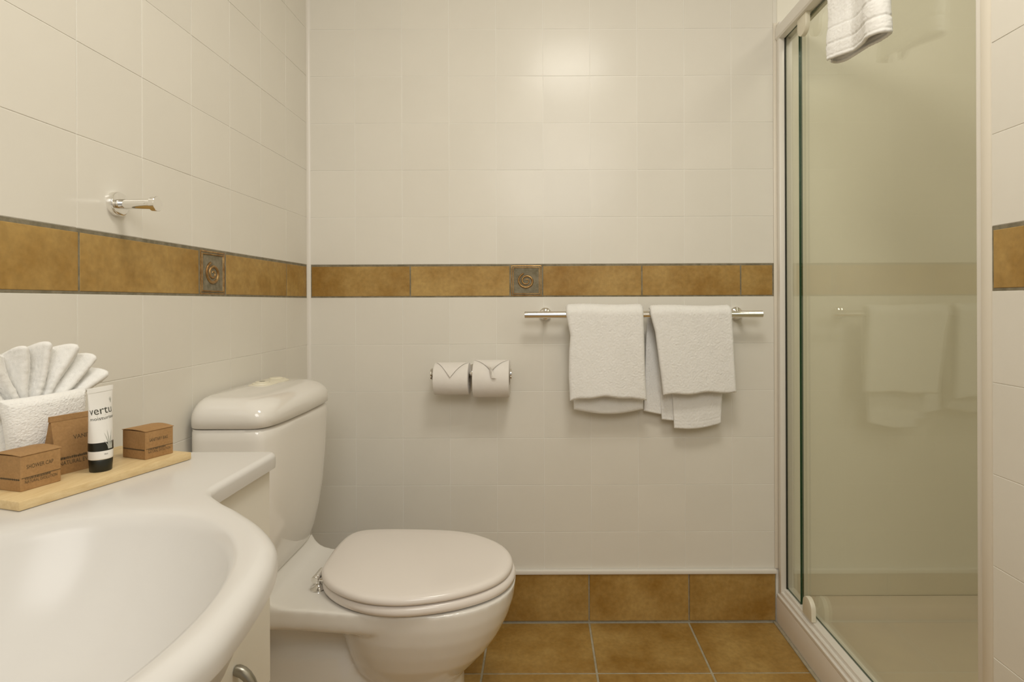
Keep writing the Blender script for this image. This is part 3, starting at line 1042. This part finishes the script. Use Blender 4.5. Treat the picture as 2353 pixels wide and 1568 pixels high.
z = 0.050 + rad * np.cos(ph) * 0.97
y = -0.006 + tri * 0.0125 * (0.35 + 0.65 * Vv) + 0.010 * (Vv - 0.6) * np.cos(ph * 1.2)
parts.append(sheet(fan_world(x, y, z), 0.0062, 0.00035))
V, F = join_np(parts)
me = mesh_np('washcloth', V, F)
wc = link('washcloth', me, TERRY, None, 180)
tag(wc, 'white washcloth folded into a pleated fan at the back of the tray', 'towel')
rebase(wc)

# ------------------------------------------------------------------ robe hook on the left wall
HY, HZ = 0.9926, 1.197
hk = thing('robe_hook', 'single chrome peg hook on the left wall above the brown band', 'hook', (XL, HY, HZ))
bm = bmesh.new(); lathe(bm, (XL, HY, HZ), (1, 0, 0), [(0, 0.0210), (0.009, 0.0210), (0.0102, 0.0203), (0.0106, 0.0190), (0.0106, 0.0)], 48)
part('wall_plate', bm, CHROME, hk, 40)
bm = bmesh.new(); lathe(bm, (XL + 0.0104, HY, HZ), (1, 0, 0), [(0, 0.0086), (0.0060, 0.0086), (0.0062, 0.0078), (0.0070, 0.0078), (0.0072, 0.0088), (0.050, 0.0092), (0.0535, 0.0094), (0.0555, 0.0126), (0.0640, 0.0130), (0.0645, 0.0125), (0.0645, 0.0)], 48)
part('peg', bm, CHROME, hk, 40)

# ------------------------------------------------------------------ toilet roll holder and rolls
RY, RZ = 1.7455, 0.8035
hol = thing('toilet_roll_holder', 'chrome double toilet roll holder on the back wall', 'roll holder', (-0.2135, YB, RZ))
bm = bmesh.new(); lathe(bm, (-0.2135, YB, RZ + 0.004), (0, -1, 0), [(0, 0.0200), (0.006, 0.0200), (0.0075, 0.0185), (0.008, 0.0)], 40)
part('wall_plate', bm, CHROME, hol, 40)
bm = bmesh.new(); tube(bm, [(-0.2135, YB - 0.007, RZ + 0.003), (-0.2135, RY, RZ)], 0.0065, 20)
part('post', bm, CHROME, hol, 40)
bm = bmesh.new(); lathe(bm, (-0.3335, RY, RZ), (1, 0, 0), [(0, 0.0058), (0.242, 0.0058)], 24)
part('bar', bm, CHROME, hol, 40)
for x, s in ((-0.3335, -1), (-0.0915, 1)):
    bm = bmesh.new(); lathe(bm, (x, RY, RZ), (s, 0, 0), [(-0.006, 0.0085), (-0.002, 0.0085), (-0.001, 0.0185), (0.0022, 0.0185), (0.0030, 0.0175), (0.0035, 0.0)], 36)
    part('end_disc', bm, CHROME, hol, 40)


def roll(x0, x1, rad, label, style):
    zc = RZ - 0.0205 + 0.0062
    root = thing('toilet_roll', label, 'toilet roll', ((x0 + x1) / 2, RY, zc - rad), 'toilet rolls on the holder')
    bm = bmesh.new()
    ri_ = 0.0205
    prof = [(0.0, ri_), (0.0, rad - 0.002), (0.0006, rad - 0.0005), (0.002, rad), (x1 - x0 - 0.002, rad), (x1 - x0 - 0.0006, rad - 0.0005), (x1 - x0, rad - 0.002), (x1 - x0, ri_)]
    n = 72
    rings = []
    for h, r in prof:
        rings.append([Vector((x0 + h, RY + (r + random.uniform(0, .0001)) * math.cos(2 * math.pi * k / n), zc + r * math.sin(2 * math.pi * k / n))) for k in range(n)])
    loft(bm, rings, False, False)
    part('paper', bm, PAPER, root, 50)
    bm = bmesh.new()
    rings = []
    for h, r in ((0.0, ri_ + 0.0004), (0.0, ri_ - 0.0010), (x1 - x0, ri_ - 0.0010), (x1 - x0, ri_ + 0.0004)):
        rings.append([Vector((x0 + h, RY + r * math.cos(2 * math.pi * k / 40), zc + r * math.sin(2 * math.pi * k / 40))) for k in range(40)])
    loft(bm, rings, False, False)
    part('core', bm, CARD, root, 50)

    # folded triangular end sheet: a0 is the angle of its top edge, measured from the front (-Y) upwards
    def S(xf, ang, d):
        return Vector((x0 + (x1 - x0) * xf, RY - (rad + d) * math.cos(ang), zc + (rad + d) * math.sin(ang)))
    bm = bmesh.new()
    nr = 14
    if style == 'flat':
        a_top, a_tip = R(84), R(12)
        grid = []
        for i in range(nr + 1):
            t = i / nr
            ang = a_top + (a_tip - a_top) * t
            hw = 0.47 * (1 - t) ** 0.97 + 0.003
            lift = 0.0015 + 0.0050 * t
            grid.append([(0.51 + hw * s, ang, lift) for s in np.linspace(-1, 1, 9)])
    else:
        a_top, a_tip = R(82), R(26)
        grid = []
        for i in range(nr + 1):
            t = i / nr
            ang = a_top + (a_tip - a_top) * t
            hw = 0.48 * (1 - t) ** 1.25 + 0.012
            row = []
            for s in np.linspace(-1, 1, 13):
                lift = 0.0012 + 0.014 * t ** 1.3 * (1 - abs(s)) + 0.004 * t
                row.append((0.50 + 0.03 * t + hw * s, ang - 0.10 * (1 - abs(s)) * t, lift))
            grid.append(row)
    Vt = [[bm.verts.new(S(*q)) for q in row] for row in grid]
    Vb = [[bm.verts.new(S(a, b, max(0.0004, c - 0.0009))) for a, b, c in row] for row in grid]
    m = len(Vt[0])
    for G in (Vt, Vb):
        for i in range(nr):
            for j in range(m - 1):
                bm.faces.new((G[i][j], G[i][j + 1], G[i + 1][j + 1], G[i + 1][j]))
    for i in range(nr):
        for j in (0, m - 1):
            bm.faces.new((Vt[i][j], Vt[i + 1][j], Vb[i + 1][j], Vb[i][j]))
    for j in range(m - 1):
        bm.faces.new((Vt[nr][j], Vt[nr][j + 1], Vb[nr][j + 1], Vb[nr][j]))
    if style != 'flat':
        # pinched tail of the sheet, standing off the roll
        tail = []
        for t in np.linspace(0, 1, 6):
            ang = R(34) - R(26) * t
            tail.append([(0.48 + 0.05 * t, ang, 0.013 - 0.008 * t), (0.52 + 0.05 * t, ang, 0.019 - 0.010 * t), (0.55 + 0.13 * t, ang, 0.006 + 0.002 * t), (0.53 + 0.09 * t, ang, 0.003)])
        loft(bm, [[S(*q) for q in r_] for r_ in tail])
    part('folded_end', bm, PAPER, root, 60)
    return root


roll(-0.3235, -0.2190, 0.0490, 'smaller left toilet roll with a neat pointed paper fold', 'flat')
roll(-0.2045, -0.0955, 0.0570, 'larger right toilet roll with a crumpled pointed fold', 'tail')

# ------------------------------------------------------------------ towel rail and hand towels
LY, LZ, LR = 1.745, 0.9837, 0.0106
rail = thing('towel_rail', 'chrome towel rail on the back wall below the brown band', 'towel rail', (0.315, YB, LZ))
bm = bmesh.new(); lathe(bm, (-0.0494, LY, LZ), (1, 0, 0), [(0, LR - 0.001), (0.001, LR), (0.7294, LR), (0.7304, LR - 0.001)], 32)
part('bar', bm, CHROME, rail, 40)
for x in (0.0153, 0.622):
    bm = bmesh.new(); lathe(bm, (x, YB, LZ + 0.002), (0, -1, 0), [(0, 0.0205), (0.006, 0.0205), (0.010, 0.0190), (0.013, 0.0150), (0.0145, 0.010), (0.016, 0.008), (0.068, 0.008)], 40)
    part('bracket', bm, CHROME, rail, 50)


def drape(zf, zb, xl, xr, thick, nu=120, step=0.0022, bow=0.0):
    """cloth over the rail: front hem heights zf(u), back hem heights zb(u), edges xl(z) and xr(z) on the front"""
    Rm = LR + thick / 2 + 0.0008
    U = np.linspace(0, 1, nu)
    zf = zf(U); zb = zb(U)
    Lf = (LZ - zf).mean(); Lb = (LZ - zb).mean(); La = math.pi * Rm
    nf, na, nb = int(Lf / step), int(La / step) + 2, int(Lb / step)
    rows = []
    for i in range(nf):
        t = i / nf
        z = zf + (LZ - zf) * t
        x = xl(z, 0) + (xr(z, 0) - xl(z, 0)) * U
        y = LY - Rm - bow * np.sin(math.pi * U) * (1 - t) - 0.003 * np.sin(U * 5 + 2 * t) * (1 - t)
        rows.append(np.stack([x, y, z], -1))
    for i in range(na):
        a = math.pi * i / (na - 1)
        z = LZ + Rm * math.sin(a) + 0 * U
        x = xl(LZ + 0 * U, a) + (xr(LZ + 0 * U, a) - xl(LZ + 0 * U, a)) * U
        rows.append(np.stack([x, LY - Rm * math.cos(a) + 0 * U, z + 0.0015 * np.sin(U * 7)], -1))
    for i in range(1, nb):
        t = i / (nb - 1)
        z = LZ + (zb - LZ) * t
        x = xl(z, math.pi) + (xr(z, math.pi) - xl(z, math.pi)) * U
        rows.append(np.stack([x, LY + Rm - 0.004 * np.sin(math.pi * U) * t, z], -1))
    return np.array(rows)


def ip(zs, xs): return lambda z: np.interp(z, zs, xs)


aL = ip([0.72, 0.80, 0.87, 0.92, 0.985], [0.0880, 0.0845, 0.0860, 0.0900, 0.0775])
aR = ip([0.72, 0.80, 0.90, 0.985], [0.3215, 0.3165, 0.3140, 0.3115])
P = drape(lambda u: 0.7255 + 0.009 * np.sin(math.pi * np.clip(u * 1.15, 0, 1)) - 0.004 * (1 - u) ** 6 + 0.002 * np.sin(u * 17), lambda u: 0.689 - 0.014 * np.sin(math.pi * u),
          lambda z, a: aL(z) * (a < 2) + (0.102 + 0 * z) * (a >= 2), lambda z, a: aR(z) * (a < 2) + (0.318 + 0 * z) * (a >= 2), 0.021, bow=0.004)
# blend the edges where front turns into back
V1 = sheet(P, 0.021, 0.00045)
me = mesh_np('hand_towel', *V1)
ta_ = link('hand_towel', me, TERRY, None, 180)
tag(ta_, 'white hand towel folded over the chrome rail nearer the toilet rolls', 'towel', 'hand towels on the rail')
rebase(ta_)

bL = ip([0.73, 0.80, 0.86, 0.93, 0.985], [0.3720, 0.3640, 0.3560, 0.3475, 0.3330])
bR = ip([0.73, 0.78, 0.85, 0.93, 0.985], [0.5945, 0.5920, 0.5870, 0.5835, 0.5800])
P = drape(lambda u: 0.7385 + 0.008 * u + 0.0025 * np.sin(u * 13) + 0.002 * np.sin(math.pi * u), lambda u: 0.80 + 0 * u,
          lambda z, a: bL(z) * (a < 2) + (0.392 + 0 * z) * (a >= 2), lambda z, a: bR(z) * (a < 2) + (0.575 + 0 * z) * (a >= 2), 0.017)
pieces = [sheet(P, 0.017, 0.00045)]


def panel(x00, x01, x10, x11, z0, z1l, z1r, y, thick, sag=0.0, nu=70, nv=130):
    """hanging layer: top edge x00..x01 at height z0, bottom edge x10..x11 at z1l..z1r"""
    U, T = np.meshgrid(np.linspace(0, 1, nu), np.linspace(0, 1, nv))
    xa = x00 + (x10 - x00) * T; xb = x01 + (x11 - x01) * T
    zb = z1l + (z1r - z1l) * U - sag * np.sin(math.pi * U)
    x = xa + (xb - xa) * U; z = z0 + (zb - z0) * T
    yy = y + 0.002 * np.sin(U * 4 + T * 3)
    gr = np.zeros_like(U)
    d = (T - 1) * (z0 - z1l)
    for off in (0.010, 0.022): gr += 0.0006 * np.exp(-((d + off) / 0.0012) ** 2)
    return sheet(np.stack([x, yy, z], -1), thick, 0.0005, None, gr)


pieces.append(panel(0.334, 0.400, 0.3225, 0.392, 0.985, 0.680, 0.666, 1.784, 0.008))
pieces.append(panel(0.360, 0.425, 0.3770, 0.428, 0.985, 0.655, 0.650, 1.775, 0.008))
pieces.append(panel(0.395, 0.575, 0.4130, 0.558, 0.985, 0.630, 0.645, 1.764, 0.009, 0.008))
me = mesh_np('hand_towel', *join_np(pieces))
tb_ = link('hand_towel', me, TERRY, None, 180)
tag(tb_, 'white hand towel on the rail with its longer back layer showing below', 'towel', 'hand towels on the rail')
rebase(tb_)

# ------------------------------------------------------------------ shower tray and screen
bm = bmesh.new()
tx0, tx1, ty0, ty1 = 0.7475, 1.655, YR + 0.026, YB - 0.0032
def rr_ring(x0, x1, y0, y1, r, z, n=8):
    o = []
    for cx, cy, a0 in ((x1 - r, y1 - r, 0), (x0 + r, y1 - r, 90), (x0 + r, y0 + r, 180), (x1 - r, y0 + r, 270)):
        for k in range(n): o.append(Vector((cx + r * math.cos(R(a0 + 90 * k / (n - 1))), cy + r * math.sin(R(a0 + 90 * k / (n - 1))), z)))
    return o
loft(bm, [rr_ring(tx0, tx1, ty0, ty1, 0.003, 0.0003), rr_ring(tx0, tx1, ty0, ty1, 0.003, 0.080), rr_ring(tx0 + 0.003, tx1 - 0.003, ty0 + 0.003, ty1 - 0.003, 0.004, 0.0845),
          rr_ring(tx0 + 0.07, tx1 - 0.05, ty0 + 0.05, ty1 - 0.05, 0.05, 0.083), rr_ring(tx0 + 0.085, tx1 - 0.06, ty0 + 0.06, ty1 - 0.06, 0.06, 0.078),
          rr_ring(tx0 + 0.115, tx1 - 0.085, ty0 + 0.085, ty1 - 0.085, 0.07, 0.045), rr_ring(tx0 + 0.15, tx1 - 0.12, ty0 + 0.12, ty1 - 0.12, 0.08, 0.038), rr_ring(tx0 + 0.42, tx1 - 0.42, ty0 + 0.4, ty1 - 0.4, 0.01, 0.034)])
top('shower_tray', bm, TRAY_ACRYLIC, 'cream shower tray with a raised kerb on the brown tiled floor', 'shower tray', smooth=35)
bm = bmesh.new()
box(bm, (0.7375, ty0 + 0.03, -0.001), (0.7472, ty1, 0.004), 0.002)
struct('trim_8', bm, GROUT_FLOOR, 40)

scr = thing('shower_screen', 'white framed green glass shower screen with a sliding door', 'shower screen', (0.77, 1.40, 0.0855))
SY0, SY1 = 0.962, 1.809
def extrude_y(name, sec, y0, y1, m, smooth=35):
    bm = bmesh.new()
    loft(bm, [[Vector((x, y, z)) for x, z in sec] for y in (y0, y1)])
    return part(name, bm, m, scr, smooth)
extrude_y('bottom_track', [(0.7480, 0.0855), (0.7480, 0.0925), (0.7500, 0.0945), (0.7530, 0.0945), (0.7545, 0.0975), (0.7545, 0.104), (0.7565, 0.1065), (0.7600, 0.1065), (0.7615, 0.1045), (0.7640, 0.1045), (0.7655, 0.1135), (0.7675, 0.1155),
                           (0.7820, 0.1155), (0.8010, 0.1155), (0.8030, 0.1120), (0.8030, 0.0855)], SY0 + 0.001, SY1 - 0.002, WHITE_TRIM)
extrude_y('top_rail', [(0.7490, 1.857), (0.7490, 1.885), (0.7520, 1.893), (0.7580, 1.897), (0.7980, 1.897), (0.8020, 1.893), (0.8020, 1.852), (0.7920, 1.852), (0.7915, 1.858), (0.7725, 1.858), (0.7715, 1.852), (0.7530, 1.852)], SY0 + 0.001, SY1 - 0.002, WHITE_TRIM)
bm = bmesh.new(); box(bm, (0.7535, 1.790, 0.0848), (0.7715, SY1 + 0.002, 1.905), 0.003); box(bm, (0.7700, 1.800, 0.0848), (0.8000, SY1 + 0.002, 1.860), 0.001)
part('wall_post', bm, WHITE_TRIM, scr, 40)
bm = bmesh.new(); box(bm, (0.7712, 1.788, 0.118), (0.7735, 1.801, 1.852))
part('gasket', bm, DARK, scr)
bm = bmesh.new(); box(bm, (0.7475, SY0 - 0.001, 0.0848), (0.7800, SY0 + 0.0145, 1.905), 0.003)
part('wall_jamb', bm, WHITE_TRIM, scr, 40)


def pane(y0, y1, x0, x1, label):
    bm = bmesh.new()
    box(bm, (x0, y0, 0.1165), (x1, y1, 1.8560))
    bm.faces.ensure_lookup_table()
    for f in bm.faces:
        if abs(f.normal.x) < 0.5: f.material_index = 1
    o = part('glass_pane', bm, [GLASS, GLASS_EDGE], scr)
    return o


pane(1.700, 1.7995, 0.7740, 0.7800, None)
pane(SY0 + 0.016, 1.712, 0.7850, 0.7900, None)
bm = bmesh.new(); box(bm, (0.7835, 1.664, 0.1175), (0.7845, 1.670, 1.850)); 


def clip(yc, zc, up):
    """guide clip: flat plate with one rounded end"""
    bm = bmesh.new()
    hw, hh = 0.028, 0.029
    prof = []
    for k in range(13):
        t = math.pi * k / 12
        prof.append((hw * math.cos(t), hh - hw + hw * math.sin(t)))
    prof += [(-hw, -hh), (hw, -hh)]
    s = 1 if up else -1
    loft(bm, [[Vector((x, yc + a * f, zc + s * b * f)) for a, b in prof] for x, f in ((0.7615, 0.93), (0.7600, 0.90), (0.7605, 0.96), (0.7625, 1.0), (0.7728, 1.0))][1:])
    return part('guide_clip', bm, CREAM_PLASTIC, scr, 40)


bm.free()
clip(1.652, 1.8235, False)
clip(1.630, 0.1460, True)

# ------------------------------------------------------------------ bath towel over the screen's top rail
loop = [(0.6970, 1.392), (0.7010, 1.372), (0.7150, 1.340), (0.7240, 1.318), (0.7180, 1.275), (0.7080, 1.240), (0.7160, 1.213), (0.7350, 1.208), (0.7450, 1.225), (0.7470, 1.262), (0.7420, 1.300), (0.7440, 1.350), (0.7430, 1.395), (0.7300, 1.412), (0.7130, 1.405)]
nu = 190
lp = catmull(loop, nu, False)
nv = 130
T = np.linspace(0, 1, nv)[:, None]
lp[:, 0] += 0.0005; lp[:, 1] -= 0.010
cx, cy = 0.735, 1.31
k = 1 - 0.02 * T
zb = 1.590 + 0.020 * (lp[:, 1] - 1.21) / 0.2
z = zb[None, :] + (1.86 - zb[None, :]) * T
X = cx + (lp[None, :, 0] - cx) * (1 - 0.25 * T); Y = cy + (lp[None, :, 1] - cy) * k
Xn = X + 0.0015 * np.sin(z * 60)
hz = z - zb[None, :]
gr = 0.0024 * (np.exp(-((hz - 0.036) / 0.0026) ** 2) + np.exp(-((hz - 0.074) / 0.0026) ** 2) + 0.7 * np.exp(-((hz - 0.0085) / 0.002) ** 2))
p1 = sheet(np.stack([Xn, Y + 0 * z, z], -1), 0.0085, 0.0005, None, gr)
# the part that goes over the rail and a short way down inside
path = catmull([(0.728, 1.80), (0.726, 1.85), (0.732, 1.895), (0.752, 1.915), (0.780, 1.917), (0.806, 1.910), (0.819, 1.885), (0.822, 1.84), (0.822, 1.79)], 110, False)
U = np.linspace(0, 1, 80)
P = np.stack([path[:, None, 0] + 0 * U[None, :], (1.218 + 0.18 * U)[None, :] + 0 * path[:, None, 0], path[:, None, 1] + 0.002 * np.sin(U * 9)[None, :]], -1)
p2 = sheet(P, 0.022, 0.0007)
me = mesh_np('bath_towel', *join_np([p1, p2]))
bt = link('bath_towel', me, TERRY, None, 180)
tag(bt, 'white bath towel with woven border lines hung over the shower screen', 'towel')
rebase(bt)
